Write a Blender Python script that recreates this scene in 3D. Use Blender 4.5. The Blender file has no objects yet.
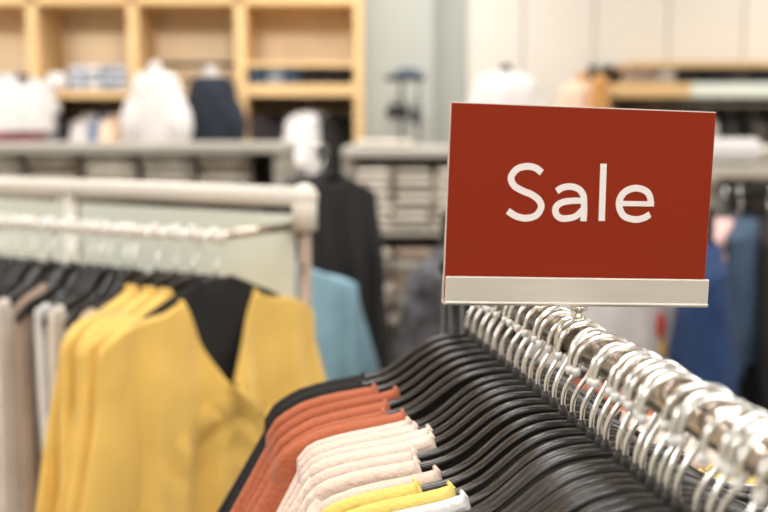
import bpy, bmesh, math, random
from mathutils import Vector, Matrix, noise
random.seed(7)
PI = math.pi
C = bpy.context.scene.collection
R = math.radians
CAMZ = 1.565; TH = R(6.73); FPX = 1066.7

def W(px, py, Y):
    """world point seen at picture point (px, py) on the vertical plane at distance Y"""
    a = (px-384)/FPX; b = (256-py)/FPX
    d = Vector((a, math.cos(TH)+b*math.sin(TH), -math.sin(TH)+b*math.cos(TH)))
    return Vector((0, 0, CAMZ)) + d*(Y/d.y)

# ------------------------------------------------------------------ materials
def srgb(r, g, b):
    f = lambda c: c/12.92 if c <= .04045 else ((c+.055)/1.055)**2.4
    return (f(r/255), f(g/255), f(b/255), 1)

def mat(name, col, rough=.6, metal=0, bump=0, bscale=60, var=0, vscale=8, stretch=(1, 1, 1), trans=0, emit=0, sheen=0, coat=0, col2=None):
    m = bpy.data.materials.new(name); m.use_nodes = True
    nt = m.node_tree; N = nt.nodes; L = nt.links
    p = N['Principled BSDF']
    c = srgb(*col)
    p.inputs['Base Color'].default_value = c
    p.inputs['Roughness'].default_value = rough
    p.inputs['Metallic'].default_value = metal
    if trans: p.inputs['Transmission Weight'].default_value = trans
    if sheen:
        p.inputs['Sheen Weight'].default_value = sheen
        p.inputs['Sheen Roughness'].default_value = .5
    if coat: p.inputs['Coat Weight'].default_value = coat
    if emit:
        p.inputs['Emission Color'].default_value = c
        p.inputs['Emission Strength'].default_value = emit
    tc = N.new('ShaderNodeTexCoord'); mp = N.new('ShaderNodeMapping')
    mp.inputs['Scale'].default_value = stretch
    L.new(tc.outputs['Object'], mp.inputs['Vector'])
    if var or col2:
        t = N.new('ShaderNodeTexNoise'); t.inputs['Scale'].default_value = vscale; t.inputs['Detail'].default_value = 4
        L.new(mp.outputs['Vector'], t.inputs['Vector'])
        r = N.new('ShaderNodeValToRGB')
        c2 = srgb(*col2) if col2 else tuple(min(1, v*(1+var)) for v in c[:3])+(1,)
        c1 = c if col2 else tuple(v*(1-var) for v in c[:3])+(1,)
        r.color_ramp.elements[0].position = .35; r.color_ramp.elements[1].position = .65
        r.color_ramp.elements[0].color = c1; r.color_ramp.elements[1].color = c2
        L.new(t.outputs['Fac'], r.inputs['Fac']); L.new(r.outputs['Color'], p.inputs['Base Color'])
    if bump:
        t2 = N.new('ShaderNodeTexNoise'); t2.inputs['Scale'].default_value = bscale; t2.inputs['Detail'].default_value = 3
        L.new(mp.outputs['Vector'], t2.inputs['Vector'])
        b = N.new('ShaderNodeBump'); b.inputs['Strength'].default_value = bump; b.inputs['Distance'].default_value = .01
        L.new(t2.outputs['Fac'], b.inputs['Height']); L.new(b.outputs['Normal'], p.inputs['Normal'])
    return m

def cloth(name, col, var=.06, bump=.25, bscale=220):
    return mat(name, col, rough=.92, bump=bump, bscale=bscale, var=var, vscale=14, sheen=.12 if sum(col) > 330 else 0)

M = dict(
    wall=mat('wall_paint', (216, 210, 200), .85, bump=.05, bscale=40, var=.02, vscale=1.2),
    greywall=mat('grey_green_paint', (172, 175, 168), .8, bump=.05, var=.02, vscale=1.5),
    ceil=mat('ceiling_white', (232, 229, 222), .9, bump=.05),
    floor=mat('floor_tile', (178, 168, 154), .35, bump=.05, bscale=12, var=.08, vscale=3),
    wood=mat('pale_oak', (217, 181, 128), .55, bump=.12, bscale=18, var=.07, vscale=3, stretch=(1, 6, .6)),
    woodback=mat('pale_oak_back', (237, 215, 180), .6, bump=.08, bscale=18, var=.05, vscale=3, stretch=(3, 6, .5)),
    greywood=mat('grey_washed_wood', (168, 160, 148), .6, bump=.2, bscale=14, var=.16, vscale=4, stretch=(.5, 3, 4)),
    greywood2=mat('grey_top', (186, 180, 169), .5, bump=.1, bscale=14, var=.08, vscale=3),
    frame=mat('cream_powder_coat', (232, 224, 212), .35, bump=.03, bscale=90, var=.02),
    postm=mat('matt_nickel', (158, 138, 122), .5, .6, bump=.03),
    panel=mat('pale_green_panel', (226, 231, 218), .45, bump=.03, bscale=20, var=.03, vscale=3),
    chrome=mat('chrome', (228, 226, 220), .16, 1, bump=.02, bscale=300),
    hookchrome=mat('hook_chrome', (240, 241, 238), .22, 1, bump=.02, bscale=400),
    rail=mat('rail_steel', (205, 192, 178), .2, 1, bump=.02, bscale=60),
    brushed=mat('brushed_steel', (244, 242, 236), .42, 1, bump=.03, bscale=90, stretch=(.15, 3, 12), var=.03, vscale=6),
    blackplastic=mat('black_plastic', (40, 37, 35), .27, bump=.03, bscale=200, var=.1, vscale=60),
    darkmetal=mat('dark_metal', (44, 42, 40), .35, .6, bump=.03),
    red=mat('sign_red', (150, 45, 16), .7, bump=.01, bscale=300, var=.01),
    letter=mat('letter_white', (255, 248, 246), .6, bump=.01, bscale=300),
    acrylic=mat('clear_acrylic', (246, 232, 222), .15, trans=.35, bump=.01),
    tip=mat('clear_tip', (244, 244, 240), .3, trans=.1, bump=.02),
    rubber=mat('grey_rubber', (70, 68, 65), .7, bump=.05),
    lampm=mat('lamp_diffuser', (255, 244, 226), .5, emit=3.2, bump=.01),
    lampframe=mat('lamp_frame', (225, 223, 218), .5, bump=.02),
    black=cloth('black_knit', (31, 29, 28)),
    orange=cloth('rust_knit', (184, 102, 68)),
    orange2=cloth('rust_knit_deep', (176, 95, 63)),
    pink=cloth('blush_jersey', (230, 205, 190)),
    cream=cloth('cream_jersey', (232, 212, 195)),
    yellow=cloth('mustard_knit', (231, 190, 98), bump=.18, bscale=320),
    palyellow=cloth('yellow_jersey', (230, 204, 112)),
    white=cloth('white_cotton', (220, 216, 214)),
    bluewhite=cloth('blue_white_cotton', (190, 195, 206)),
    offwhite=cloth('off_white_cotton', (226, 216, 203)),
    beige=cloth('beige_cotton', (206, 184, 162)),
    taupe=cloth('taupe_cotton', (168, 146, 128)),
    teal=cloth('teal_denim', (138, 176, 192), var=.12),
    navy=cloth('navy_denim', (30, 56, 98), var=.2),
    slate=cloth('slate_denim', (66, 86, 110), var=.15),
    darknavy=cloth('dark_navy', (32, 39, 50), var=.2),
    plaid=mat('dark_plaid', (52, 50, 54), .9, bump=.2, bscale=200, vscale=24, col2=(96, 94, 100)),
    greyknit=mat('grey_knit', (162, 152, 140), .9, bump=.3, bscale=60, vscale=30, col2=(198, 190, 178)),
    creamknit=mat('cream_knit', (208, 196, 180), .92, bump=.4, bscale=60, vscale=26, col2=(236, 228, 214)),
    brownknit=mat('brown_knit', (120, 106, 92), .92, bump=.3, bscale=60, vscale=24, col2=(160, 144, 126)),
    darkbrown=mat('dark_brown_cloth', (52, 46, 42), .92, bump=.3, bscale=60, vscale=12, col2=(84, 76, 68)),
    purplegrey=cloth('purple_grey', (66, 60, 66)),
    rose=cloth('rose_cotton', (190, 104, 122)),
    blushpink=cloth('blush_pink', (232, 188, 182)),
    peach=cloth('peach_cotton', (236, 206, 180)),
    blue=cloth('mid_blue_cotton', (86, 122, 164)),
    greyblue=cloth('grey_blue_cotton', (150, 160, 174)),
    tan=cloth('tan_cotton', (222, 190, 146)),
    amber=cloth('amber_cotton', (206, 150, 80)),
    printred=mat('print_red', (208, 76, 58), .8, bump=.05),
    printyellow=mat('print_yellow', (232, 176, 60), .8, bump=.05),
)

M['red'].node_tree.nodes['Principled BSDF'].inputs['Specular IOR Level'].default_value = .2
# ------------------------------------------------------------------ helpers
def tag(o, label=None, cat=None, group=None, kind=None):
    if label: o['label'] = label
    if cat: o['category'] = cat
    if group: o['group'] = group
    if kind: o['kind'] = kind
    return o

def empty(name, loc, rz=0, label=None, cat=None, group=None):
    o = bpy.data.objects.new(name, None); C.objects.link(o)
    o.location = loc; o.rotation_euler = (0, 0, rz); o.empty_display_size = .05
    return tag(o, label, cat, group)

class MB:
    """gathers shapes for ONE mesh object"""
    def __init__(s): s.v = []; s.f = []; s.sm = []
    def add(s, vs, fs, smooth=True):
        b = len(s.v); s.v += [tuple(v) for v in vs]; s.f += [[i+b for i in f] for f in fs]; s.sm += [smooth]*len(fs)
        return s
    def box(s, lo, hi, bev=0):
        (x0, y0, z0), (x1, y1, z1) = lo, hi
        b = min(bev, (x1-x0)*.45, (y1-y0)*.45, (z1-z0)*.45)
        if b <= 0:
            vs = [(x, y, z) for z in (z0, z1) for y in (y0, y1) for x in (x0, x1)]
            return s.add(vs, [[0, 2, 3, 1], [4, 5, 7, 6], [0, 1, 5, 4], [2, 6, 7, 3], [0, 4, 6, 2], [1, 3, 7, 5]], False)
        bm = bmesh.new(); bmesh.ops.create_cube(bm, size=1)
        bmesh.ops.scale(bm, vec=(x1-x0, y1-y0, z1-z0), verts=bm.verts)
        bmesh.ops.translate(bm, vec=((x0+x1)/2, (y0+y1)/2, (z0+z1)/2), verts=bm.verts)
        bmesh.ops.bevel(bm, geom=bm.edges[:], offset=b, segments=2, affect='EDGES', profile=.6)
        bm.verts.index_update()
        s.add([v.co[:] for v in bm.verts], [[v.index for v in f.verts] for f in bm.faces], False); bm.free()
        return s
    def tube(s, pts, r, n=12, cap=True, closed=False):
        pts = [Vector(p) for p in pts]; k = len(pts)
        rs = r if isinstance(r, (list, tuple)) else [r]*k
        vs = []; fs = []; up = None
        for i, p in enumerate(pts):
            if closed: t = (pts[(i+1) % k]-pts[i-1]).normalized()
            else: t = (pts[min(i+1, k-1)]-pts[max(i-1, 0)]).normalized()
            if up is None:
                up = Vector((0, 0, 1)) if abs(t.z) < .9 else Vector((0, 1, 0))
            up = (up - t*up.dot(t)).normalized(); sd = t.cross(up)
            for j in range(n):
                a = 2*PI*j/n; vs.append(p + (up*math.cos(a)+sd*math.sin(a))*rs[i])
        for i in range(k if closed else k-1):
            for j in range(n):
                a = i*n+j; b = i*n+(j+1) % n; c = ((i+1) % k)*n+(j+1) % n; d = ((i+1) % k)*n+j
                fs.append([a, b, c, d])
        if cap and not closed:
            fs.append(list(range(n))[::-1]); fs.append([(k-1)*n+j for j in range(n)])
        return s.add(vs, fs)
    def ball(s, c, r, n=10, sc=(1, 1, 1)):
        vs = []; fs = []
        for i in range(n+1):
            a = PI*i/n
            for j in range(n*2):
                b = PI*j/n
                vs.append((c[0]+r*sc[0]*math.sin(a)*math.cos(b), c[1]+r*sc[1]*math.sin(a)*math.sin(b), c[2]+r*sc[2]*math.cos(a)))
        for i in range(n):
            for j in range(n*2):
                fs.append([i*2*n+j, (i+1)*2*n+j, (i+1)*2*n+(j+1) % (2*n), i*2*n+(j+1) % (2*n)])
        return s.add(vs, fs)
    def rings(s, rings, cap=True):
        n = len(rings[0]); vs = [p for r in rings for p in r]; fs = []
        for i in range(len(rings)-1):
            for j in range(n):
                fs.append([i*n+j, i*n+(j+1) % n, (i+1)*n+(j+1) % n, (i+1)*n+j])
        if cap: fs.append(list(range(n))[::-1]); fs.append([(len(rings)-1)*n+j for j in range(n)])
        return s.add(vs, fs)
    def mesh(s, name, m, weld=True):
        me = bpy.data.meshes.new(name); me.from_pydata(s.v, [], s.f); me.materials.append(m)
        for p, q in zip(me.polygons, s.sm): p.use_smooth = q
        bm = bmesh.new(); bm.from_mesh(me)
        if weld: bmesh.ops.remove_doubles(bm, verts=bm.verts, dist=1e-6)
        bmesh.ops.recalc_face_normals(bm, faces=bm.faces); bm.to_mesh(me); bm.free()
        return me
    def build(s, name, m, parent=None, weld=True):
        o = bpy.data.objects.new(name, s.mesh(name, m, weld)); C.objects.link(o)
        if parent: o.parent = parent
        return o

def struct(name, lo, hi, m, bev=0):
    o = MB().box(lo, hi, bev).build(name, m); o['kind'] = 'structure'; return o

def catmull(pts, n=8):
    pts = [Vector(p) for p in pts]; P = [pts[0]*2-pts[1]]+pts+[pts[-1]*2-pts[-2]]; out = []
    for i in range(1, len(P)-2):
        for k in range(n):
            t = k/n; a, b, c, d = P[i-1], P[i], P[i+1], P[i+2]
            out.append(.5*((2*b)+(c-a)*t+(2*a-5*b+4*c-d)*t*t+(-a+3*b-3*c+d)*t**3))
    out.append(pts[-1]); return out

# ------------------------------------------------------------------ hanger
DP = [(0, 0), (.018, .0003), (.03, .002), (.043, .0065), (.057, .0155), (.070, .026), (.083, .0345), (.098, .040), (.118, .0435), (.138, .0465), (.155, .050), (.172, .055), (.186, .0625), (.198, .0715), (.208, .082)]
def drop(u):
    u = abs(u)
    for (a, da), (b, db) in zip(DP, DP[1:]):
        if u <= b:
            t = (u-a)/(b-a); return da+(db-da)*t
    return DP[-1][1]+(u-DP[-1][0])*1.2

HOOK_H = .078; HOOK_C = .056; HOOK_R = .020; RAIL_Z = .0612
def hanger_meshes():
    # arms: an I-shaped ribbon swept along the wavy shoulder line
    prof = [(-.0046, 0), (-.0026, .0016), (.0026, .0016), (.0046, 0), (.0046, -.003), (.0022, -.0048), (.002, -.5), (.0022, -1.0048), (.0046, -1.003),
            (.0046, -.9999), (.0026, -.9984), (-.0026, -.9984), (-.0046, -.9999), (-.0046, -1.003), (-.0022, -1.0048), (-.002, -.5), (-.0022, -.0048), (-.0046, -.003)]
    mb = MB(); rings = []
    N = 61
    for i in range(N):
        u = -.199+.398*i/(N-1)
        e = abs(u)/.199; hgt = .015*(1-e)**.8+.0105
        # smooth the shoulder line a little
        z = sum(drop(u+d) for d in (-.008, -.004, 0, .004, .008))/5
        sh = min(1, (1-e)*14+.35)
        ring = []
        for y, q in prof:
            if q > -.1: zz = q
            elif q < -.9: zz = -hgt-(q+1)*-1 if False else -hgt+(-1-q)*-1
            else: zz = -hgt*.5
            ring.append((u, y*sh, -z+zz*sh))
        rings.append(ring)
    mb.rings(rings); arms = mb.mesh('shoulder_arms', M['blackplastic'])
    # neck
    mb = MB(); mb.tube([(0, 0, -.012), (0, 0, .001), (0, 0, .004), (0, 0, .0065)], [.0046, .0044, .0036, .0026], 14)
    neck = mb.mesh('neck', M['blackplastic'])
    pts = [(0, 0, .004), (0, 0, .012), (.001, 0, .018), (.0045, 0, .025), (.0095, 0, .032), (.0145, 0, .0405)]
    for k in range(0, 25):
        a = R(-32+k*(216/24)); pts.append((HOOK_R*math.cos(a), 0, HOOK_C+HOOK_R*math.sin(a)))
    l = pts[-1]; pts.append((l[0]+.0005, 0, l[2]-.003))
    pts = catmull(pts, 2)
    mb = MB(); mb.tube(pts, .0021, 8); hook = mb.mesh('hook', M['hookchrome'])
    e = Vector(pts[-1]); e2 = Vector(pts[-4])
    mb = MB(); mb.tube([e2, (e+e2)/2, e, e+(e-e2)*.3], [.0025, .003, .003, .002], 10)
    tipm = mb.mesh('hook_tip', M['tip'])
    return arms, neck, hook, tipm
HM = hanger_meshes()
hang0 = None
def place_hanger(loc, rz, label, group, hookyaw=0, scale=1, tilt=0):
    r = empty('coat_hanger', loc, rz, label, 'hanger', group)
    r.rotation_euler = (0, tilt, rz); r.scale = scale if isinstance(scale, tuple) else (scale,)*3
    for nm, me in zip(('shoulder_arms', 'neck', 'hook'), HM):
        o = bpy.data.objects.new(nm, me); C.objects.link(o); o.parent = r
        if nm == 'hook':
            o.rotation_euler = (0, 0, hookyaw)
            t = bpy.data.objects.new('hook_tip', HM[3]); C.objects.link(t); t.parent = o
    return r

# ------------------------------------------------------------------ garments
def garment(name, label, cat, group, loc, rz, m, u0=.085, Wd=.207, L=.62, hem=1.12, th=.0075, nf=.07, nb=.03, seed=0,
            sleeve=.2, vneck=False, fold=.004, cowl=0, res=1, sl_w=.05, sl_ang=19, neckband=True, scale=1, below=0, band=.0024, parts=True, grow=.8, m2=None):
    """a top on its hanger: local x = along the hanger, -y = front, z = 0 at the neck of the hanger"""
    rnd = random.Random(seed)
    root = empty(name, loc, rz, label, cat, group); root.scale = (scale,)*3
    NU = int(24*res)*2+1; NV = int(26*res)
    ph = rnd.uniform(0, 6); kk = rnd.uniform(2.2, 3.6); ph2 = rnd.uniform(0, 6)
    us = sorted(set([round(-Wd+2*Wd*i/(NU-1), 6) for i in range(NU)]+[-u0, u0]))
    zl = lambda u: -min(drop(u), drop(u0)+(drop(Wd)-drop(u0))*max(0, (abs(u)-u0)/(Wd-u0)))+.0036-below
    def top(u, depth):
        if abs(u) < u0-1e-5:
            q = abs(u)/u0
            g = (1-q) if vneck else (1-q**2.6)**.6
            return zl(u0)-depth*g
        z = zl(u); e = max(0, abs(u)-(Wd-.01))/.01
        return z-.006*e*e
    def pos(u, t, side):
        depth = nf if side < 0 else nb
        z0 = top(u, depth); v = t**2.3
        z = z0+(-L-z0)*v
        d = -z
        x = u*(1+(hem-1)*min(1, d/L))
        s = u/Wd
        edge = max(0, 1-abs(s)**6)**.5
        opening = abs(u) < u0-1e-5
        near = min(1, (z0-z)/.0045)
        y = side*th*edge*(math.sin(near*PI/2) if not opening else max(.75, math.sin(near*PI/2)))
        y *= 1+grow*min(1, d/.25)
        A = fold*min(1, d/.28)
        y += A*math.sin(kk*PI*s+ph+1.4*math.sin(3*d+ph2))+A*.5*math.sin(kk*2.3*PI*s+ph2+2*d)
        y += A*.6*noise.noise(Vector((x*14, d*9, seed*3.1)))
        if cowl and side < 0:
            zv = zl(u0)-nf
            q = (zv-z)-abs(u)*.9+.004 if True else 0
            if q > 0: y -= cowl*(.55+.45*math.cos(2*PI*q/.055))*math.exp(-q/.09)*max(0, 1-abs(u)/(Wd*.9))
            y -= cowl*.6*math.exp(-((zv-z)/.05)**2)*max(0, 1-abs(u)/(Wd*.6))
        return (x, y, z)
    mb = MB(); nu = len(us)
    for side in (-1, 1):
        vs = [pos(u, j/NV, side) for j in range(NV+1) for u in us]
        fs = [[j*nu+i, j*nu+i+1, (j+1)*nu+i+1, (j+1)*nu+i] for j in range(NV) for i in range(nu-1)]
        mb.add(vs, fs)
    body = mb.build('body', m, root)
    # sleeves
    if sleeve:
        for sg in (-1, 1):
            ang = R(sl_ang+rnd.uniform(-2, 2)); dr = Vector((sg*math.sin(ang), 0, -math.cos(ang))); pr = Vector((sg*math.cos(ang), 0, math.sin(ang)))
            tipz = zl(Wd)-.004
            o0 = Vector((sg*(Wd-.004), 0, tipz))
            rings = []; K = int(12*res)+2; yb = rnd.uniform(-.003, .003)
            for k in range(K+1):
                t = k/K; w = sl_w*min(1, (.16+(t*6)**.6*.5)) * (1-.25*t); d = t*sleeve
                c = o0+dr*d-pr*(w*(1.0-.12*t))+Vector((0, yb*t+fold*.5*math.sin(t*5+ph), 0))
                b = (.55+.45*min(1, t*4))*th*1.15
                ring = []
                for j in range(20):
                    a = 2*PI*j/20
                    rr = 1+.10*math.sin(3*a+ph+3*t)
                    ring.append(c+pr*(w*math.cos(a))+Vector((0, b*rr*math.sin(a), 0)))
                rings.append(ring)
            smb = MB(); smb.rings(rings)
            so = smb.build('sleeve', m2 or m, root)
            cuff = [p for p in rings[-1]]
            if parts and res >= 1: MB().tube(cuff, .0022, 6, closed=True).build('cuff', m, so)
    if neckband and parts:
        nn = 17; loop = []
        ur = [-u0+2*u0*i/(nn-1) for i in range(nn)]
        for u in ur: loop.append(pos(u if abs(u) < u0 else math.copysign(u0-2e-5, u), 0, -1))
        for u in ur[::-1]: loop.append(pos(u if abs(u) < u0 else math.copysign(u0-2e-5, u), 0, 1))
        lp = []
        for p in loop:
            if not lp or (Vector(p)-Vector(lp[-1])).length > 1e-4: lp.append(p)
        MB().tube(lp, band, 6, closed=True).build('neckband', m, root)
    return root

def rack_upright(mb, p, r=.0125, foot=.28, yaw=0, z0=.02, top=None):
    mb.tube([(p[0], p[1], z0), (p[0], p[1], top if top else p[2])], r, 14)

ORD = ['first', 'second', 'third', 'fourth', 'fifth', 'sixth', 'seventh', 'eighth', 'ninth', 'tenth', 'eleventh', 'twelfth', 'thirteenth', 'fourteenth',
       'fifteenth', 'sixteenth', 'seventeenth', 'eighteenth', 'nineteenth', 'twentieth', 'twenty-first', 'twenty-second', 'twenty-third', 'twenty-fourth', 'twenty-fifth', 'twenty-sixth', 'twenty-seventh', 'twenty-eighth', 'twenty-ninth', 'thirtieth']

# ================================================================== THE ROOM
struct('floor', (-4.2, -3.2, -.1), (4.2, 6.2, 0), M['floor'])
struct('ceiling', (-4.2, -3.2, 3.0), (4.2, 6.2, 3.1), M['ceil'])
struct('wall_back', (-4.2, 6.0, 0), (4.2, 6.1, 3.0), M['wall'])
struct('wall_left', (-4.2, -3.1, 0), (-4.1, 6.0, 3.0), M['wall'])
struct('wall_right', (4.1, -3.1, 0), (4.2, 6.0, 3.0), M['wall'])
struct('wall_front', (-4.1, -3.2, 0), (4.1, -3.1, 3.0), M['wall'])
xa = W(363, 100, 5.2).x; xb = W(434, 100, 5.2).x; xc = W(466, 100, 5.35).x
struct('trim_1', (xa, 5.2, 0), (xb, 6.0, 3.0), M['greywall'], .01)            # grey green pillar
struct('trim_2', (xb, 5.35, 0), (xc, 6.0, 3.0), M['greywall'], .01)
# cream panelled wall on the right, seams between its boards
mb = MB(); x = xc; wds = [.27, .35, .36, .37, .36, .36, .36, .36, .36, .36, .36]
for w in wds:
    if x+w > 4.1: break
    mb.box((x+.003, 5.30, 0), (x+w-.003, 5.36, 3.0), .004); x += w
mb.box((xc, 5.34, 0), (4.1, 5.40, 3.0))
o = mb.build('wall_panelling', M['wall']); o['kind'] = 'structure'; o.name = 'trim_3'
mb = MB(); mb.box((-4.1, 5.9, 0), (4.1, 6.0, .12), .01); o = mb.build('baseboard_back', M['wall']); o['kind'] = 'structure'

# ceiling light panels
k = 0
where = {(-2.4, -1.2): 'behind the viewer on the left', (0, -1.2): 'behind the viewer in the middle', (2.4, -1.2): 'behind the viewer on the right'}
for yi, yy in enumerate((-1.6, .6, 2.6, 4.4)):
    for xi, xx in enumerate((-2.5, 0, 2.5)):
        t = empty('ceiling_light', (xx, yy, 3.0), 0, 'flat white ceiling light panel, %s row from the shelving wall, %s' % (ORD[3-yi], ('left column', 'middle column', 'right column')[xi]), 'light', 'ceiling light panels')
        fr = MB()
        for a in ((-.66, -.36, .66, -.33), (-.66, .33, .66, .36), (-.66, -.33, -.63, .33), (.63, -.33, .66, .33)):
            fr.box((a[0], a[1], -.035), (a[2], a[3], 0), .004)
        fr.build('light_frame', M['lampframe'], t)
        MB().box((-.63, -.33, -.02), (.63, .33, -.005)).build('diffuser', M['lampm'], t)
        ld = bpy.data.lights.new('panel_light', 'AREA'); ld.shape = 'RECTANGLE'; ld.size = 1.2; ld.size_y = .6
        ld.energy = 62; ld.color = (.98, .985, 1)
        lo = bpy.data.objects.new('panel_lamp', ld); C.objects.link(lo); lo.parent = t; lo.location = (0, 0, -.04)

# fill spots added out of view to brighten the dim oak bays
for i, xx in enumerate((-3.0, -2.0, -1.0, 0.0)):
    t = empty('added_fill_spot', (xx, 2.0, 3.0), 0, '%s added unseen fill light from the left, brightening the oak shelving' % ORD[i], 'light', 'added fill lights')
    mb = MB(); mb.tube([(0, 0, 0), (0, 0, -.12)], .012, 10); mb.build('fill_bracket', M['darkmetal'], t)
    mb = MB(); mb.tube([(0, -.05, -.09), (0, .07, -.165)], .045, 18); mb.build('fill_housing', M['lampframe'], t)
    ld = bpy.data.lights.new('fill_spot_light', 'SPOT'); ld.energy = 270; ld.spot_size = R(48); ld.spot_blend = .8; ld.shadow_soft_size = .04; ld.color = (1, .93, .84)
    lo = bpy.data.objects.new('fill_spot_lamp', ld); C.objects.link(lo); lo.parent = t; lo.location = (0, .09, -.178)
    lo.rotation_euler = (Vector((-.3, 3.3, -.95))).to_track_quat('-Z', 'Y').to_euler()

# ================================================================== MAIN RACK
A = Vector((.0879, 1.0731, 1.355)); DR = Vector((-.14882, .98886, 0)); AX = Vector((DR.y, -DR.x, 0))
RZ = math.atan2(AX.y, AX.x)
def mp(q, dz=0): return A-DR*q+Vector((0, 0, dz))
rack = empty('clothing_rack', (mp(.4).x, mp(.4).y, 0), RZ, 'chrome clothes rail carrying the packed black hangers under the sale sign', 'clothes rack')
def loc(v):   # world -> local of rack
    d = v-Vector((mp(.4).x, mp(.4).y, 0)); return Vector((d.dot(AX), d.dot(DR), d.z))
QF, QN = -.085, 1.15
mb = MB(); mb.tube([loc(mp(QF-.01, RAIL_Z)), loc(mp(QN, RAIL_Z))], .0125, 20); mb.build('rail', M['rail'], rack)
for q in (QF, QN-.02):
    p = loc(mp(q, RAIL_Z)); mb = MB(); mb.tube([(p.x, p.y, .06), (p.x, p.y, p.z)], .0125, 16); mb.ball((p.x, p.y, p.z), .0155)
    mb.build('upright', M['darkmetal'], rack)
    mb = MB(); mb.box((-.28+p.x, p.y-.02, .03), (.28+p.x, p.y+.02, .065), .006)
    ft = mb.build('foot', M['darkmetal'], rack)
    for sx in (-.25, .25):
        MB().ball((p.x+sx, p.y, .016), .016).build('caster', M['rubber'], ft)

rnd = random.Random(3)
plan = [('black', 'black knit top', 2, .029), ('orange', 'rust orange knit top', 5, .027), ('pink', 'pale blush cotton top', 7, .021), ('palyellow', 'yellow cotton top', 2, .021), ('white', 'white cotton top', 1, .02)]
q = -.014; GL = []
for key, nm, n, st in plan:
    for i in range(n):
        GL.append((q, key, nm, i, n)); q += st*rnd.uniform(.92, 1.08)
necks = {'black': [.092, .098], 'orange': [.088, .072, .086, .092, .078], 'pink': [.078, .076, .068, .07, .088, .09, .080], 'palyellow': [.098, .078], 'white': [.074]}
yaw = 0
for (q, key, nm, i, n) in GL:
    yaw = R(2.2*math.sin(q*23)+rnd.uniform(-.5, .5))
    loc0 = mp(q); sw = R(rnd.uniform(-1.1, 1.1))
    if n == 1: w = 'the only one, in front of the yellow tops'
    elif i == 0: w = 'rearmost of its colour'
    elif i == n-1: w = 'foremost of its colour'
    else: w = '%s of its colour from the rear' % ORD[i]
    place_hanger(loc0, RZ+yaw, 'black hanger inside the %s, %s' % (nm, w), 'black hangers on the sale rail', R(rnd.uniform(-16, 10)), tilt=sw, scale=(1 if key in ('black', 'orange') else .91, 1, 1))
    mk = key
    if key == 'orange' and i % 2: mk = 'orange2'
    if key == 'pink' and i in (3, 5): mk = 'cream'
    gm = garment('hanging_shirt', '%s on the sale rail, %s' % (nm, w), 'top', 'tops on the sale rail', loc0, RZ+yaw, M[mk], u0=necks[key][i]+.016, seed=int(q*1000)+5,
            L=.60+rnd.uniform(-.03, .04), th=.0074, sleeve=.26, nf=.075, nb=.03, sl_ang=28, band=.0018, Wd=.206 if key in ('black', 'orange') else .187, fold=.003, grow=.35)
    gm.rotation_euler = (0, sw, RZ+yaw)
qn = GL[-1][0]+.017; k = 0
while qn < .635:
    yaw = R(2.6*math.sin(qn*19+1)+rnd.uniform(-.7, .7))
    place_hanger(mp(qn), RZ+yaw, '%s bare black hanger with chrome hook forward of the white top' % ORD[k], 'black hangers on the sale rail', R(rnd.uniform(-22, 12)), tilt=R(rnd.uniform(-2.6, 2.6)))
    qn += rnd.choice((.0106, .0115, .0122, .0132, .017, .023)); k += 1
print('bare hangers', k)

# ---------------------------------------------------------------- sale sign
SQ = .331
S0 = mp(SQ, .067)
sign = empty('sale_sign', S0, RZ, 'red sale sign card in a steel holder standing on the hanger rail', 'sign')
sign.rotation_euler = (0, R(1.93), RZ)
zc = .0205
# local x across, z up, -y front
mb = MB(); mb.box((-.0980, -.0055, zc-.0006), (.0940, .0065, zc+.0008), .0006)         # floor of the channel
mb.box((-.0980, -.0062, zc), (.0940, -.0040, zc+.0198), .0009)                       # front face
mb.box((-.0980, .0042, zc), (.0940, .0064, zc+.0198), .0009)
mb.box((-.0980, -.0074, zc+.0002), (.0940, -.0058, zc+.0022), .0007)                # lower lip
mb.build('channel', M['brushed'], sign)
mb = MB(); mb.box((-.0985, -.0012, zc+.003), (.0930, .0022, .1590), .0006); holder = mb.build('card_sleeve', M['acrylic'], sign)
mb = MB(); mb.box((-.0979, -.0019, zc+.004), (.0924, -.0013, .1582)); card = mb.build('card', M['red'], sign)
# lettering: stroke centre lines in millimetres measured on the card
def onsign(px, py):
    a = (px-384)/FPX; b = (256-py)/FPX
    d = Vector((a, math.cos(TH)+b*math.sin(TH), -math.sin(TH)+b*math.cos(TH)))
    t = (S0-Vector((0, 0, CAMZ))).dot(DR)/d.dot(DR); p = Vector((0, 0, CAMZ))+d*t-S0
    x, z = p.dot(AX), p.z; c, s = math.cos(R(1.93)), math.sin(R(1.93))
    return (x*c-z*s, x*s+z*c)
def ribbon(mb, pts, w0, w1=None, y=-.0021, n=10, straight=False):
    w1 = w1 or w0
    P = [Vector(p) for p in pts]; Q = P if straight else catmull([(*p, 0) for p in P], n)
    Q = [Vector((p[0], p[1])) for p in Q]; k = len(Q); mb.q = getattr(mb, 'q', 0)+1; y -= .00003*mb.q; vs = []; fs = []
    for i, p in enumerate(Q):
        t = (Q[min(i+1, k-1)]-Q[max(i-1, 0)]).normalized(); nn = Vector((-t.y, t.x)); f = i/(k-1)
        w = (w0+(w1-w0)*math.sin(PI*f))/2
        for (yy, sg) in ((y, 1), (y, -1), (-.0016, -1), (-.0016, 1)):
            c = p+nn*w*sg; vs.append((c.x, yy, c.y))
    for i in range(k-1):
        for j in range(4): fs.append([i*4+j, i*4+(j+1) % 4, (i+1)*4+(j+1) % 4, (i+1)*4+j])
    fs += [[0, 1, 2, 3], [4*k-1, 4*k-2, 4*k-3, 4*k-4]]
    mb.add(vs, fs, False)
c5 = lambda l: [onsign(500+x/6.825, 155+y/6.825) for x, y in l]
c2 = lambda l: [onsign(500+x/4.518, 150+y/4.518) for x, y in l]
mb = MB(); mm = .000728*6.45
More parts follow.
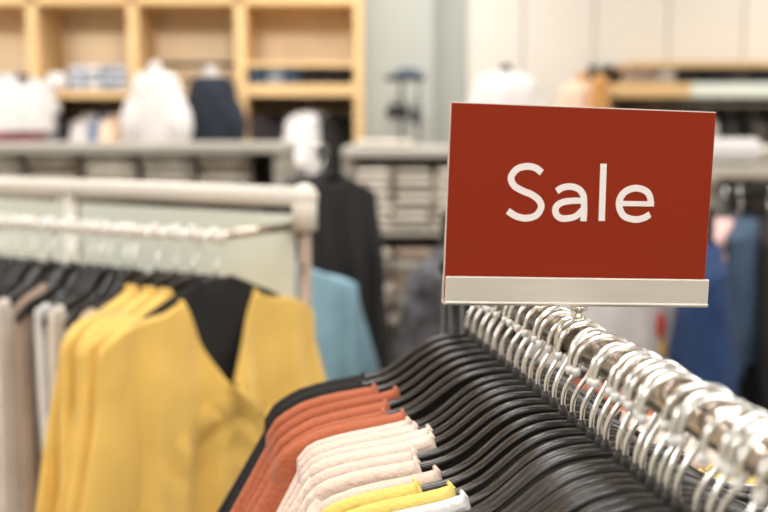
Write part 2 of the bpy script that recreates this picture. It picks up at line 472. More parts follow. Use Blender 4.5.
ribbon(mb, c5([(298, 120), (252, 87), (192, 78), (128, 97), (89, 152), (108, 207), (165, 243), (228, 269), (277, 307), (293, 354), (262, 408), (196, 430), (125, 417), (66, 381)]), mm)
ribbon(mb, c2([(264, 186), (290, 170), (328, 165), (364, 177), (384, 205), (387, 240)]), mm*.98)
ribbon(mb, c2([(387, 232), (387, 275), (384, 321)]), mm*.98, straight=True)
ribbon(mb, c2([(384, 229), (335, 229), (290, 236), (262, 256), (260, 285), (280, 306), (315, 308), (352, 297), (382, 268)]), mm*.9, mm*1.0)
ribbon(mb, c2([(475, 62), (466, 320)]), mm*.98, straight=True)
ribbon(mb, c2([(545, 241), (620, 242), (702, 243)]), mm*.78, straight=True)
ribbon(mb, c2([(687, 243), (684, 212), (664, 184), (619, 172), (574, 187), (548, 222), (547, 263), (569, 299), (615, 313), (654, 307), (684, 290)]), mm*.95, mm*1.02)
lt = mb.build('lettering', M['letter'], card, weld=False); lt.location.x = -.0019
mb = MB(); mb.tube([(0, 0, -.002), (0, 0, .0195)], .0028, 14); mb.tube([(0, 0, .0165), (0, 0, .0204)], .0062, 16); mb.build('stem', M['chrome'], sign)
mb = MB()
cl = [(.0155*math.cos(a), 0, -.0058+.0155*math.sin(a)) for a in [R(-40+k*260/20) for k in range(21)]]
mb.tube([(x*.92, 0, z-.0) for x, _, z in cl], .0026, 10); mb.tube([(0, 0, .006), (0, 0, .012)], .0052, 14); mb.build('rail_clamp', M['chrome'], sign)

# ================================================================== LEFT RACK
E0 = W(220, 237, 1.62); DL = Vector((-.85, .527, 0)).normalized(); AL = Vector((DL.y, -DL.x, 0)); RL = math.atan2(AL.y, AL.x)
def lp(t, s=0, dz=0): return E0+DL*t+AL*s+Vector((0, 0, dz))
OFF = .205
b0 = lp(0.5, OFF); b0.z = 0
rk = empty('clothing_rack', b0, RL, 'cream framed garment rack with pale panels and a front rail of yellow sweaters', 'clothes rack')
def l2(t, s, z): # local coordinates in the rack: x across (AL), y along DL
    return Vector((s-OFF, t-.5, z))
ztop = W(298, 197, (lp(0, OFF)).y).z
railz = E0.z
mb = MB(); mb.tube([l2(-.01, OFF, ztop), l2(1.75, OFF, ztop)], .0175, 18); mb.ball(l2(-.01, OFF, ztop), .0235); mb.tube([l2(-.01, OFF, ztop+.012), l2(-.01, OFF, ztop-.055)], .0215, 16); mb.build('top_bar', M['frame'], rk)
posts = [-.01, .555, 1.12, 1.7]
for t in posts:
    mb = MB(); mb.tube([l2(t, OFF, .08), l2(t, OFF, ztop)], .0115, 14)
    if t > 0: mb.tube([l2(t+.03, OFF, .08), l2(t+.03, OFF, ztop)], .006, 10)
    else:
        for k in range(16): mb.box(tuple(l2(t-.004, OFF-.0135, ztop-.12-k*.07)-Vector((.003, .003, .012))), tuple(l2(t-.004, OFF-.0135, ztop-.12-k*.07)+Vector((.003, .003, .012))))
    mb.build('post', M['frame'] if t > 0 else M['postm'], rk)
    mb = MB(); mb.box(tuple(l2(t, OFF, .03)-Vector((.3, .02, 0))), tuple(l2(t, OFF, .08)+Vector((.3, .02, 0))), .008); mb.build('foot', M['frame'], rk)
for a, b in zip(posts, posts[1:]):
    lo = l2(a+.022, OFF-.006, .45); hi = l2(b-.03, OFF+.006, ztop-.030)
    MB().box(tuple(lo), tuple(hi), .003).build('infill_panel', M['panel'], rk)
mb = MB(); mb.tube([l2(0, 0, railz), l2(1.7, 0, railz)], .0095, 16); mb.ball(l2(0, 0, railz), .0105); mb.build('front_rail', M['frame'], rk)
for t in (.012, 1.68):
    MB().tube([l2(t, 0.004, railz), l2(t, OFF-.012, railz)], .0075, 12).build('rail_arm', M['darkmetal'] if t > 1 else M['rail'], rk)

LZ = -(HOOK_H-.0019-.0019-.0095)+.001      # neck below the rail centre
ts = [.010, .056, .094, .134]
lab = ['foremost mustard yellow sweater with a deep V neck showing black inside', 'second mustard yellow sweater, just behind the foremost one', 'third mustard yellow sweater from the front on the cream rack', 'rearmost mustard yellow sweater, next to the beige top']
for i, t in enumerate(ts):
    yw = RL+R((-8, -2, 2, 4)[i])
    place_hanger(lp(t, 0, LZ), yw, 'black hanger inside the %s mustard yellow sweater on the cream rack' % ('foremost', 'second', 'third', 'rearmost')[i], 'black hangers on the cream rack', R(rnd.uniform(-15, 10)))
    garment('yellow_sweater', lab[i], 'sweater', 'yellow sweaters', lp(t, 0, LZ-.002), yw, M['yellow'], u0=.075 if i == 0 else .06, Wd=.212, L=.72, hem=1.35, th=.012, nf=.15 if i == 0 else .1, nb=.035,
            seed=40+i, sleeve=.5, vneck=True, fold=.014, cowl=.03 if i == 0 else .004, sl_w=.06, sl_ang=14, band=.0045, res=1.4 if i == 0 else 1)
# black camisole layered inside the foremost sweater
garment('black_vest', 'black vest showing inside the V neck of the foremost yellow sweater', 'vest', None, lp(ts[0]+.001, 0, LZ), RL+R(-8), M['black'], u0=.03, Wd=.15, L=.24, hem=.8, th=.006, nf=.02, nb=.01, seed=3, sleeve=0, fold=.0, grow=0, below=-.001, neckband=False)
t = .185
cols = [('beige', 'beige top beside the rearmost yellow sweater'), ('offwhite', 'off-white top, first to the left of the beige top'), ('white', 'white top, second to the left of the beige top'), ('taupe', 'taupe brown top hanging among the white tops'),
        ('offwhite', 'off-white long top just left of the taupe top'), ('white', 'white long top, second to the left of the taupe top'), ('bluewhite', 'bluish white top, third to the left of the taupe top'), ('offwhite', 'off-white top, fourth to the left of the taupe top'),
        ('white', 'white top, fifth to the left of the taupe top'), ('offwhite', 'off-white top, sixth to the left of the taupe top'), ('white', 'white top farthest along the cream rack'), ]
for i, (mk, lb) in enumerate(cols):
    yw = RL+R(rnd.uniform(-4, 6))
    place_hanger(lp(t, 0, LZ), yw, 'black hanger inside the '+lb, 'black hangers on the cream rack', R(rnd.uniform(-15, 10)), scale=(.64, 1, 1))
    garment('hanging_shirt', lb+' on the cream rack', 'top', 'pale tops on the cream rack', lp(t, 0, LZ-.001), yw, M[mk], below=.010, u0=.100 if i != 3 else .06, Wd=.128, L=.75, hem=1.06, th=.007, nf=.15, nb=.1, seed=70+i, sleeve=0, fold=.006, grow=.5)
    t += .046 if i else .055
for k in range(6):     # bare hangers squeezed between the garments
    tt = (.205, .262, .322, .385, .44, .495)[k]
    place_hanger(lp(tt, 0, LZ), RL+R(rnd.uniform(-3, 4)), '%s bare black hanger from the open end of the cream rack' % ORD[k], 'black hangers on the cream rack', R(rnd.uniform(-15, 10)), scale=(.64, 1, 1))

# ================================================================== BACK SHELVING WALL
YS = 5.0; DP_ = .45
def bx(px): return W(px, 130, YS).x
def bz(py): return W(300, py, YS).z
unit = empty('shelving_unit', (bx(180), YS+.225, 0), 0, 'pale oak wall shelving with open bays behind the racks', 'shelving')
ox = bx(180)
def sb(name, x0, x1, z0, z1, y0=0, y1=DP_, m='wood'):
    return MB().box((x0-ox, y0-.225, z0), (x1-ox, y1-.225, z1), .004).build(name, M[m], unit)
divs = [(-190, -182), (-80, -70), (30, 41), (130, 140), (236, 247), (354, 363)]
zt = 2.75
for a, b in divs: sb('divider', bx(a), bx(b), 0, zt)
sb('back_panel', bx(-190), bx(363), 0, zt, DP_-.02, DP_+.0, 'woodback')
sb('shelf', bx(-182), bx(354), bz(4), bz(4)+.04)
sb('shelf', bx(-182), bx(354), zt, zt+.04)
sb('shelf', bx(41), bx(130), bz(98), bz(91))
sb('shelf', bx(247), bx(354), bz(96), bz(84))
sb('shelf', bx(247), bx(354), bz(67), bz(62))
sb('shelf', bx(-182), bx(30), bz(128), bz(121))
sb('shelf', bx(-182), bx(354), .12, .18)
sb('shelf', bx(-182), bx(354), .62, .66)
def rod(px0, px1, py, parent=unit):
    z = bz(py); return MB().tube([(bx(px0)-ox, 0, z), (bx(px1)-ox, 0, z)], .012, 10).build('hanging_rod', M['darkmetal'], parent)
rod(41, 130, 101); rod(140, 236, 62); rod(247, 354, 103)

def folded(name, lb, cat, grp, c, w, d, h, m, seed=0):
    """one folded garment: soft rounded slab with a folded front edge"""
    rr = random.Random(seed); mb = MB(); rings = []
    N = 20
    for i in range(9):
        s = -1+2*i/8; e = (1-abs(s)**5)**.5*.12+.88 if abs(s) < 1 else .86
        ring = []
        for j in range(N):
            a = 2*PI*j/N; ca, sa = math.cos(a), math.sin(a)
            y = d/2*math.copysign(abs(ca)**.35, ca)*e; z = h/2*math.copysign(abs(sa)**.6, sa)*e
            ring.append((s*w/2, y+.003*noise.noise(Vector((i, j*.6, seed))), z+h*.10*noise.noise(Vector((i*.5, j*.5, seed+9)))))
        rings.append(ring)
    mb.rings(rings)
    o = mb.build(name, m); o.location = (c[0], c[1], c[2]+h/2); o.rotation_euler = (0, 0, R(rr.uniform(-3, 3)))
    return tag(o, lb, cat, grp)
def stack(x, y, z, w, d, n, h, mats, what, grp, seed):
    for k in range(n):
        pos = ('lowest', 'topmost')[k == n-1] if k in (0, n-1) else '%s from the bottom' % ORD[k]
        if n == 1: pos = 'lying alone'
        folded('folded_garment', '%s, %s' % (what, pos) if n > 1 else what, 'folded clothes', grp, (x, y, z+k*h), w, d, h*.97, M[mats[k % len(mats)]], seed+k)

zB = bz(91)+.002
folded('rolled_towel', 'white rolled garment at the left end of the oak shelf', 'folded clothes', None, (bx(56), YS+.13, zB), .09, .24, .085, M['white'], 4)
for i, (px, mk, nm) in enumerate(((77, 'bluewhite', 'pale blue-white folded shirt beside the rolled garment'), (92, 'white', 'white folded shirt in the middle of the oak shelf'), (107, 'greyblue', 'grey-blue folded shirt right of the middle of the oak shelf'), (121, 'bluewhite', 'pale folded shirt at the right end of the oak shelf'))):
    stack(bx(px), YS+.14, zB, .066, .24, 3, .039, [mk, 'bluewhite'], nm, 'folded shirts on the left oak shelf', 11+i*4)
zD = bz(84)+.002
for i, (px, mk, nm) in enumerate(((257, 'slate', 'slate blue folded jeans at the left end of the right oak shelf'), (275, 'greyblue', 'grey-blue folded jeans, second from the left on the right oak shelf'), (292, 'slate', 'slate folded jeans next to the black piles'), (309, 'black', 'black folded jeans, first of the three black piles'), (326, 'black', 'black folded jeans, middle of the three black piles'), (343, 'black', 'black folded jeans at the right end of the oak shelf'))):
    stack(bx(px), YS+.14, zD, .078, .24, 2, .038, [mk], nm, 'folded jeans on the right oak shelf', 41+i*4)

def shelf_garment(name, lb, cat, grp, px, pytop, Y, m, yaw, sc=1, L=.6, u0=.06, sleeve=.2, rodz=None, **kw):
    """hangs with its own hanger; pytop is the picture height of the hanger neck"""
    p = W(px, pytop, Y)
    place_hanger(p, yaw, 'hanger holding the '+lb, 'hangers in the background', 0, sc)
    return garment(name, lb, cat, grp, p-Vector((0, 0, .001)), yaw, m, u0=u0, L=L, seed=int(px*7+pytop), sleeve=sleeve, res=.6, scale=sc, th=kw.pop('th', .02), fold=kw.pop('fold', .008), **kw)
g = 'clothes hung in the left oak bay'
shelf_garment('hanging_shirt', 'bluish white shirt at the left of the left oak bay', 'shirt', g, 60, 114, 5.22, M['bluewhite'], R(68), .85, th=.05)
shelf_garment('hanging_shirt', 'black shirt between two pale shirts in the left oak bay', 'shirt', g, 80, 114, 5.24, M['black'], R(78), .85, th=.03)
shelf_garment('hanging_shirt', 'white shirt next to the blue shirt in the left oak bay', 'shirt', g, 96, 112, 5.22, M['white'], R(72), .85, th=.05)
shelf_garment('hanging_shirt', 'narrow mid blue shirt in the left oak bay', 'shirt', g, 109, 112, 5.20, M['blue'], R(80), .85, th=.02)
shelf_garment('hanging_shirt', 'peach shirt at the right end of the left oak bay', 'shirt', g, 121, 112, 5.20, M['peach'], R(75), .85, th=.05)
g = 'clothes hung in the right oak bay'
shelf_garment('hanging_shirt', 'dark purple-grey jacket in the right oak bay', 'jacket', g, 272, 112, 5.22, M['purplegrey'], R(35), .9, th=.04)
shelf_garment('hanging_shirt', 'long white blouse in the right oak bay beside the black jacket', 'blouse', g, 309, 110, 5.1, M['white'], R(74), .95, th=.06, L=.75, hem=.8)
shelf_garment('hanging_shirt', 'black jacket at the right end of the right oak bay', 'jacket', g, 333, 112, 5.2, M['black'], R(62), .9, th=.06)
# far-left bay
stack(bx(4), YS+.18, bz(120), .22, .3, 6, .036, ['white', 'bluewhite'], 'white folded shirt in the far left bay', 'white pile in the far left bay', 90)
stack(bx(4), YS+.0, bz(142), .36, .3, 1, .05, ['rose'], 'rose pink folded cloth under the white pile in the far left bay', None, 99)
shelf_garment('hanging_shirt', 'white shirt draped at the left end of the shelving', 'shirt', None, 22, 74, 4.85, M['white'], R(25), .6, th=.05, L=.42)

def dress_form(px, pytop, Y, w, label, m_shell, neckm=None, h=.62, grp=None, cloth_m=None, clabel=None, ccat='blouse', yaw=0, bell=1.0):
    top = W(px, pytop, Y)
    f = empty('dress_form', (top.x, top.y, 0), yaw, label, 'mannequin', grp)
    prof = [(0, .30), (.01, .5), (.02, .7), (.035, .85), (.055, .94), (.09, 1.0), (.20, 1.0), (.30, .86), (.37, .74), (.46, .88), (.56, .98), (h, .95)]
    def rg(k=1., extra=0, z0=0, zz=None):
        out = []
        for z, s in prof:
            if z < z0: continue
            out.append([((w/2*s*k+extra)*math.cos(a)*(1+.02*math.sin(5*a)), (w/2*s*k*.55+extra)*math.sin(a), top.z-z) for a in [2*PI*j/24 for j in range(24)]])
        return out
    MB().rings(rg()).build('torso', m_shell, f)
    MB().ball((0, 0, top.z+.012), .028, sc=(1, 1, .9)).build('neck_cap', neckm or M['darkmetal'], f)
    MB().tube([(0, 0, .03), (0, 0, top.z-h)], .014, 12).build('stand_pole', M['chrome'], f)
    MB().tube([(0, 0, 0), (0, 0, .02), (0, 0, .03)], [.16, .16, .03], 28).build('stand_base', M['chrome'], f)
    if cloth_m:
        mb = MB(); rings = []
        for z, s in prof[1:]:
            fl = 1+(bell-1)*z/h
            rings.append([((w/2*s*fl+.012)*math.cos(a)*(1+.05*math.sin(7*a+z*8)), (w/2*s*.55*fl+.014)*math.sin(a)*(1+.05*math.sin(7*a+z*8)), top.z-z) for a in [2*PI*j/40 for j in range(40)]])
        c = empty('blouse', (top.x, top.y, top.z-h), yaw, clabel, ccat)
        rings = [[(x, y, z-(top.z-h)) for x, y, z in r] for r in rings]
        mb.rings(rings, cap=False); mb.build('body', cloth_m, c)
        for sg in (-1, 1):
            rr = []
            for k in range(9):
                t = k/8; cx = sg*(w/2*.90-.01+.03*t); cz = -.10-.30*t+h; r = .035+.035*math.sin(PI*min(1, t*1.3))
                rr.append([(cx+r*math.cos(a), r*.9*math.sin(a), cz) for a in [2*PI*j/14 for j in range(14)]])
            MB().rings(rr).build('sleeve', cloth_m, c)
    return f
dress_form(155, 70, 4.62, .19, 'dress form under the white blouse in front of the oak shelving', M['white'], M['white'], cloth_m=M['white'], clabel='white puffy blouse on a dress form before the oak shelving', bell=1.02)
dress_form(211, 74, 4.95, .20, 'dress form with white neck inside the navy jacket', M['white'], M['white'], h=.3, cloth_m=M['darknavy'], clabel='dark navy jacket on the dress form with the white neck', ccat='jacket')
dress_form(506, 72, 4.8, .27, 'dress form with dark cap under the white dress above the sale sign', M['white'], M['darkmetal'], cloth_m=M['white'], clabel='white dress above the left half of the sale sign', ccat='dress', bell=1.2)
dress_form(583, 80, 4.85, .18, 'dress form with amber cap under the beige blouse by the right shelves', M['tan'], M['amber'], cloth_m=M['peach'], clabel='beige blouse above the right half of the sale sign', bell=1.25)
p = W(601, 74, 4.8)
garment('amber_scarf', 'amber brown vest at the left end of the right shelves', 'vest', None, p, R(70), M['amber'], u0=.04, Wd=.11, L=.5, seed=5, sleeve=0, res=.6, th=.02)
place_hanger(p, R(70), 'hanger holding the amber brown vest', 'hangers in the background', 0, .6)

# bag stand in front of the pillar
p = W(405, 80, 4.7)
st = empty('bag_stand', (p.x, 4.7, 0), 0, 'dark metal bag stand in front of the grey green pillar', 'stand')
zt2 = W(405, 78, 4.7).z; zb2 = W(405, 112, 4.7).z
MB().box((-.085, -.05, zt2-.012), (.085, .05, zt2+.012), .006).build('top_shelf', M['darkmetal'], st)
mb = MB(); mb.tube([(-.015, 0, .02), (-.015, 0, zt2)], .008, 10); mb.build('post', M['darkmetal'], st)
mb = MB(); mb.tube([(.06, 0, .02), (.06, 0, zt2)], .005, 10); mb.build('post', M['darkmetal'], st)
MB().box((-.14, -.14, 0), (.14, .14, .02), .005).build('base', M['darkmetal'], st)
MB().box((-.09, -.06, zb2-.006), (.07, .06, zb2+.006), .003).build('lower_shelf', M['darkmetal'], st)
def handbag(lb, px, py0, py1, Y, w, m, sd):
    a = W(px, py0, Y); b = W(px, py1, Y); h = a.z-b.z
    t = empty('handbag', (a.x, Y, b.z), 0, lb, 'bag', 'bags on the bag stand')
    mb = MB(); rings = []
    for k in range(8):
        q = k/7; ww = w*(1-.18*q)*(1 if 0 < k < 7 else .9); dd = .05*(1-.4*q)
        rings.append([(ww/2*math.copysign(abs(math.cos(x))**.5, math.cos(x)), dd/2*math.copysign(abs(math.sin(x))**.5, math.sin(x)), h*.7*q) for x in [2*PI*j/20 for j in range(20)]])
    mb.rings(rings); mb.build('bag_body', m, t)
    MB().tube([(w*.28*math.cos(x), 0, h*.68+h*.3*math.sin(x)) for x in [PI*j/12 for j in range(13)]], .004, 8).build('handle', M['darkmetal'], t)
handbag('black bag on the lower shelf of the bag stand', 398, 98, 119, 4.66, .10, M['black'], 1)
handbag('slate grey bag on top of the bag stand', 408, 68, 77, 4.7, .13, M['slate'], 2)
handbag('small dark bag at the right of the lower shelf of the bag stand', 416, 100, 124, 4.66, .05, M['purplegrey'], 3)

# ================================================================== GREY GONDOLAS IN THE MIDDLE
def gondola(x0, x1, Y, ztop, label, shelves, depth=.5):
    cx = (x0+x1)/2; hw = (x1-x0)/2
    g = empty('display_gondola', (cx, Y+depth/2, 0), 0, label, 'display unit')
    MB().box((-hw, -depth/2, ztop-.035), (hw, depth/2, ztop), .012).build('top', M['greywood2'], g)
    for sx in (-1, 1):
        MB().box((sx*(hw-.02)-.018, -depth/2+.02, 0), (sx*(hw-.02)+.018, depth/2-.02, ztop-.035), .004).build('side_panel', M['greywood'], g)
    for z in shelves:
        MB().box((-hw+.038, -depth/2+.01, z-.018), (hw-.038, depth/2-.02, z), .004).build('shelf', M['greywood'], g)
    MB().box((-hw+.038, depth/2-.03, 0), (hw-.038, depth/2-.015, ztop-.035)).build('back_panel', M['greywood'], g)
    return g
YG = 3.5
zt1 = W(150, 143, YG).z
xl0, xl1 = W(-60, 150, YG).x, W(284, 150, YG).x
s1 = zt1-.17
gondola(xl0, xl1, YG, zt1, 'long grey washed display unit behind the cream rack', [s1, s1-.35, s1-.7])
x = xl0+.16; k = 0
while x < xl1-.14:
    stack(x, YG+.18, s1+.001, .17, .3, 4, .033, [('greyknit', 'brownknit', 'creamknit')[k % 3], 'greyknit'], 'knit in %s pile from left on long grey unit' % ORD[k], 'knit piles on the long grey unit', 200+k*5)
    x += .19; k += 1
YH = 3.3
xr0, xr1 = W(341, 150, YH).x, W(520, 150, YH).x
zt1 = W(400, 147, YH).z; s1 = W(400, 231, YH).z; s2 = W(400, 318, YH).z
gondola(xr0, xr1, YH, zt1, 'grey washed display unit with cream knits left of the sale sign', [s1, s2, .25])
x = xr0+.10; k = 0
while x < xr1-.06:
    stack(x, YH+.17, s1+.001, .123, .32, 7, .028, [('creamknit', 'greyknit', 'creamknit')[k % 3], 'creamknit'], 'cream knit in %s upper pile from the black coat' % ORD[k], 'cream knits on the upper shelf', 300+k*8)
    stack(x, YH+.17, s2+.001, .123, .32, 6, .036, ['brownknit', 'greyknit', ('creamknit', 'taupe')[k % 2]], 'brown knit in %s lower pile from the black coat' % ORD[k], 'brown knits on the lower shelf', 400+k*8)
    x += .125; k += 1
stack(xr0+.13, YH+.2, zt1, .18, .3, 1, .02, ['creamknit'], 'cream cloth lying on the left end of the grey unit', None, 500)

# ================================================================== BLACK COAT AND TEAL SHIRT
YC = 2.75
def simple_rack(p0, p1, z, label, mt='chrome'):
    a = Vector((p0[0], p0[1], 0)); b = Vector((p1[0], p1[1], 0)); c = (a+b)/2; d = (b-a).normalized(); ang = math.atan2(d.y, d.x); h = (b-a).length/2
    g = empty('clothing_rack', c, ang, label, 'clothes rack')
    MB().tube([(-h, 0, z), (h, 0, z)], .0125, 14).build('rail', M[mt], g)
    for s in (-1, 1):
        MB().tube([(s*h, 0, .05), (s*h, 0, z)], .0125, 14).build('upright', M[mt], g)
        MB().box((s*h-.02, -.25, .02), (s*h+.02, .25, .055), .006).build('foot', M[mt], g)
    return g
pc = W(321, 174, YC); pt = W(268, 258, 2.2)
HN = HOOK_H-.0019-.0019-.0125
cs = empty('coat_stand', (pc.x, YC+.09, 0), 0, 'dark metal coat stand holding the long black coat behind the cream rack', 'coat stand')
mb = MB(); mb.tube([(0, 0, .03), (0, 0, pc.z+HN-.012)], .013, 12); mb.build('pole', M['darkmetal'], cs)
mb = MB(); mb.tube([(0, .02, pc.z+HN), (0, -.12, pc.z+HN)], .0125, 12); mb.build('arm', M['darkmetal'], cs)
mb = MB(); mb.tube([(0, 0, 0), (0, 0, .015), (0, 0, .03)], [.2, .2, .05], 28); mb.build('base', M['darkmetal'], cs)
place_hanger(pc, R(50), 'hanger holding the long black coat', 'hangers in the background')
garment('black_coat', 'long black coat hanging behind the cream rack post', 'coat', None, pc, R(50), M['black'], u0=.045, Wd=.19, L=1.0, hem=1.0, th=.05, seed=8, sleeve=.55, fold=.012, nf=.02, nb=.01, sl_w=.05, sl_ang=7, res=.8, below=-.002)
dt = Vector((-math.sin(R(28)), math.cos(R(28)), 0)); q0 = pt-dt*.04; q1 = pt+dt*.5
simple_rack((q0.x, q0.y), (q1.x, q1.y), pt.z+HN, 'clothes rail carrying the teal blue shirt behind the cream rack', 'darkmetal')
place_hanger(pt, R(28), 'hanger holding the teal blue shirt', 'hangers in the background')
garment('denim_shirt', 'teal blue shirt hanging right behind the cream rack post', 'shirt', None, pt, R(28), M['teal'], u0=.05, Wd=.2, L=.7, hem=1.1, th=.05, seed=12, sleeve=.5, fold=.012, nf=.02, nb=.01, sl_w=.06, sl_ang=16, res=.8, below=0)

# ================================================================== RACK BEHIND THE SIGN
YR = 2.3
zr = W(580, 214, YR).z
pa = W(446, 214, YR); pb = W(724, 214, YR)
simple_rack((pa.x, YR), (pb.x, YR+.1), zr, 'clothes rail behind the sale sign with the printed white shirt', 'darkmetal')
def on_rack(t, yaw, name, lb, cat, m, **kw):
    p = Vector((pa.x+(pb.x-pa.x)*t, YR+.1*t, zr-HN))
    place_hanger(p, yaw, 'hanger holding the '+lb, 'hangers in the background')
    return garment(name, lb, cat, 'clothes on the rail behind the sign', p, yaw, m, res=.8, **kw)
on_rack(.06, R(58), 'plaid_jacket', 'dark grey mottled jacket left of the sign holder', 'jacket', M['plaid'], u0=.05, th=.04, seed=21, sleeve=.5, fold=.01, L=.7)
on_rack(.2, R(72), 'hanging_shirt', 'black top hidden behind the sign, next to the dark mottled jacket', 'top', M['black'], u0=.05, th=.04, seed=22, sleeve=.4, fold=.01, L=.7)
tee = on_rack(.59, R(14), 'printed_shirt', 'white shirt with a red and yellow print under the sign holder', 'shirt', M['white'], u0=.05, th=.02, seed=23, sleeve=.2, fold=.004, L=.75, Wd=.19, sl_ang=8)
mb = MB(); mb.ball((0, 0, 0), .012, 10, (1, .25, 2.6)); pr = mb.build('red_print', M['printred'], tee); pr.location = (.120, -.049, -.190)
mb = MB(); mb.ball((0, 0, 0), .008, 10, (1, .3, 2.2)); pr = mb.build('yellow_print', M['printyellow'], tee); pr.location = (.126, -.049, -.242)
on_rack(.975, R(78), 'denim_jacket', 'navy denim jacket right of the printed white shirt', 'jacket', M['navy'], u0=.05, th=.035, seed=24, sleeve=.5, fold=.008, L=.8, sl_w=.04, sl_ang=6)
simple_rack((W(724, 200, 2.75).x, 2.75), (W(724, 200, 2.75).x+.55, 3.0), zr+.02, 'clothes rail at the right edge behind the denim jacket', 'darkmetal')
def on_rack2(t, yaw, name, lb, cat, m, dz=0, **kw):
    p = Vector((W(724, 200, 2.75).x+.55*t, 2.75+.25*t, zr+.02-HN+dz))
    place_hanger(p, yaw, 'hanger holding the '+lb, 'hangers in the background')
    return garment(name, lb, cat, 'clothes on the rail at the right edge', p, yaw, m, res=.8, **kw)
on_rack2(.015, R(56), 'pink_shirt', 'pale pink top right of the sale sign', 'top', M['blushpink'], u0=.04, th=.03, seed=31, sleeve=0, L=.26, Wd=.17)
on_rack2(.09, R(62), 'slate_jacket', 'slate blue denim jacket behind the pale pink top', 'jacket', M['slate'], u0=.04, th=.05, seed=32, sleeve=.34, L=.36, Wd=.15, sl_ang=8, sl_w=.04)
on_rack2(.26, R(80), 'black_coat', 'black coat right of the slate blue jacket', 'coat', M['black'], u0=.04, th=.05, seed=33, sleeve=.5, L=.62)
on_rack2(.4, R(74), 'black_coat', 'black coat second right of the slate blue jacket', 'coat', M['black'], u0=.04, th=.05, seed=34, sleeve=.5, L=.6)

# ================================================================== RIGHT WALL SHELVES
YW = 4.9
def wx(px): return W(px, 130, YW).x
def wz(py): return W(650, py, YW).z
x0, x1 = wx(603), wx(905); cx = (x0+x1)/2; hw = (x1-x0)/2
ru = empty('shelving_unit', (cx, YW+.19, 0), 0, 'low wall shelving at the right with dark clothes under a two-tone shelf', 'shelving')
xm = wx(690)-cx
MB().box((wx(630)-cx, -.17, wz(67)), (hw, .19, wz(61)), .004).build('shelf', M['wood'], ru)
MB().box((-hw, -.19, wz(97)), (xm, .19, wz(83)), .004).build('shelf', M['wood'], ru)
tag(MB().box((xm, -.19, wz(97)), (hw, .19, wz(83)), .004).build('shelf', M['panel'], ru), 'grey-white right half of the shelf')
MB().box((-hw, -.19, 0), (-hw+.03, .19, wz(97)), .004).build('side_panel', M['wood'], ru)
MB().box((hw-.03, -.19, 0), (hw, .19, wz(61)), .004).build('side_panel', M['wood'], ru)
MB().box((-hw, .17, 0), (hw, .19, wz(61))).build('back_panel', M['brownwood'] if 'brownwood' in M else M['darkmetal'], ru)
MB().tube([(-hw+.03, 0, wz(104)), (hw-.03, 0, wz(104))], .012, 10).build('hanging_rod', M['chrome'], ru)
MB().box((-hw+.03, -.19, .9), (hw-.03, .17, .93), .004).build('shelf', M['greywood'], ru)
for i in range(8):
    px = 643+i*24; mk = ('taupe', 'greyknit', 'black', 'black', 'darkbrown', 'black', 'black', 'darkbrown')[i]
    stack(wx(px), YW+.15, wz(83)+.001, .10, .26, 2, .034, [mk], 'folded garment in %s pile from left on right wall shelf' % ORD[i], 'dark folded piles on the right wall shelf', 600+i*4)
for i in range(9):
    px = 622+i*24; mk = ('darkbrown', 'brownknit', 'black', 'darkbrown', 'greyknit', 'black', 'darkbrown', 'black', 'black')[i]
    p = Vector((wx(px), YW+.17, wz(104)-HN*.85))
    place_hanger(p, R(70+(i*37) % 14), 'hanger %s from the left under the right wall shelf' % ORD[i], 'hangers in the background', 0, .85)
    garment('hanging_jacket', '%s jacket, %s from the left under the right wall shelf' % ({'darkbrown': 'dark brown', 'brownknit': 'brown', 'black': 'black', 'greyknit': 'grey'}[mk], ORD[i]), 'jacket', 'jackets under the right wall shelf',
            p, R(70+(i*37) % 14), M[mk], u0=.05, th=.04, seed=650+i, sleeve=.3, L=.5, res=.5, scale=.85, parts=False)
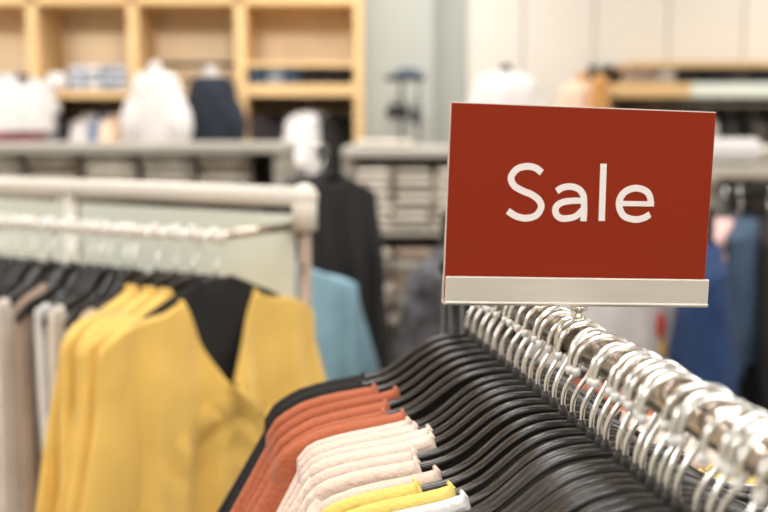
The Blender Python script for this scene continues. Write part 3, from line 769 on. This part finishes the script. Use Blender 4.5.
# white rolled bolster and grey table
p = W(722, 150, 4.2)
tb = empty('display_table', (p.x+.25, 4.3, 0), 0, 'grey display table at the right behind the sale sign', 'table')
zt3 = W(722, 165, 4.1).z
MB().box((-.45, -.25, zt3-.05), (.45, .25, zt3), .01).build('tabletop', M['greywood2'], tb)
for sx in (-1, 1):
    for sy in (-1, 1): MB().box((sx*.41-.025, sy*.21-.025, 0), (sx*.41+.025, sy*.21+.025, zt3-.05), .004).build('leg', M['greywood'], tb)
mb = MB(); mb.tube([(-.14, 0, 0), (-.13, 0, 0), (.12, 0, 0), (.135, 0, 0), (.14, 0, 0)], [.03, .05, .05, .04, .02], 20)
o = mb.build('rolled_blanket', M['white']); o.location = (p.x-.01, 4.15, zt3+.051); tag(o, 'white rolled blanket on the grey table right of the sale sign', 'blanket')
for i in range(4):
    stack(p.x+.02+i*.14, 4.35, zt3+.001, .12, .25, 2, .035, ['greyknit', 'creamknit'], 'grey knit in %s pile from left behind rolled blanket' % ORD[i], 'knits on the right table', 700+i*5)
# low tan plinth at right edge
p = W(770, 370, 3.6)
o = MB().box((-.35, -.2, 0), (.35, .2, W(770, 352, 3.6).z), .01).build('low_plinth', M['wood']); o.location = (p.x+.22, 3.8, 0)
tag(o, 'low pale wooden plinth at the right edge beneath the black coats', 'plinth')

# ================================================================== CAMERA, WORLD
cam = bpy.data.cameras.new('Camera'); co = bpy.data.objects.new('Camera', cam); C.objects.link(co)
co.location = (0, 0, CAMZ); co.rotation_euler = (PI/2-TH, 0, 0)
cam.lens = 50; cam.sensor_width = 36; cam.clip_start = .02
cam.dof.use_dof = True; cam.dof.focus_distance = .775; cam.dof.aperture_fstop = 4.2; cam.dof.aperture_blades = 0
bpy.context.scene.camera = co
w = bpy.data.worlds.new('World'); bpy.context.scene.world = w; w.use_nodes = True
bg = w.node_tree.nodes['Background']; bg.inputs[0].default_value = (1, .95, .88, 1); bg.inputs[1].default_value = .5
vs = bpy.context.scene.view_settings
vs.view_transform = 'Standard'; vs.look = 'None'; vs.gamma = 1; vs.exposure = -1.36; vs.use_curve_mapping = False
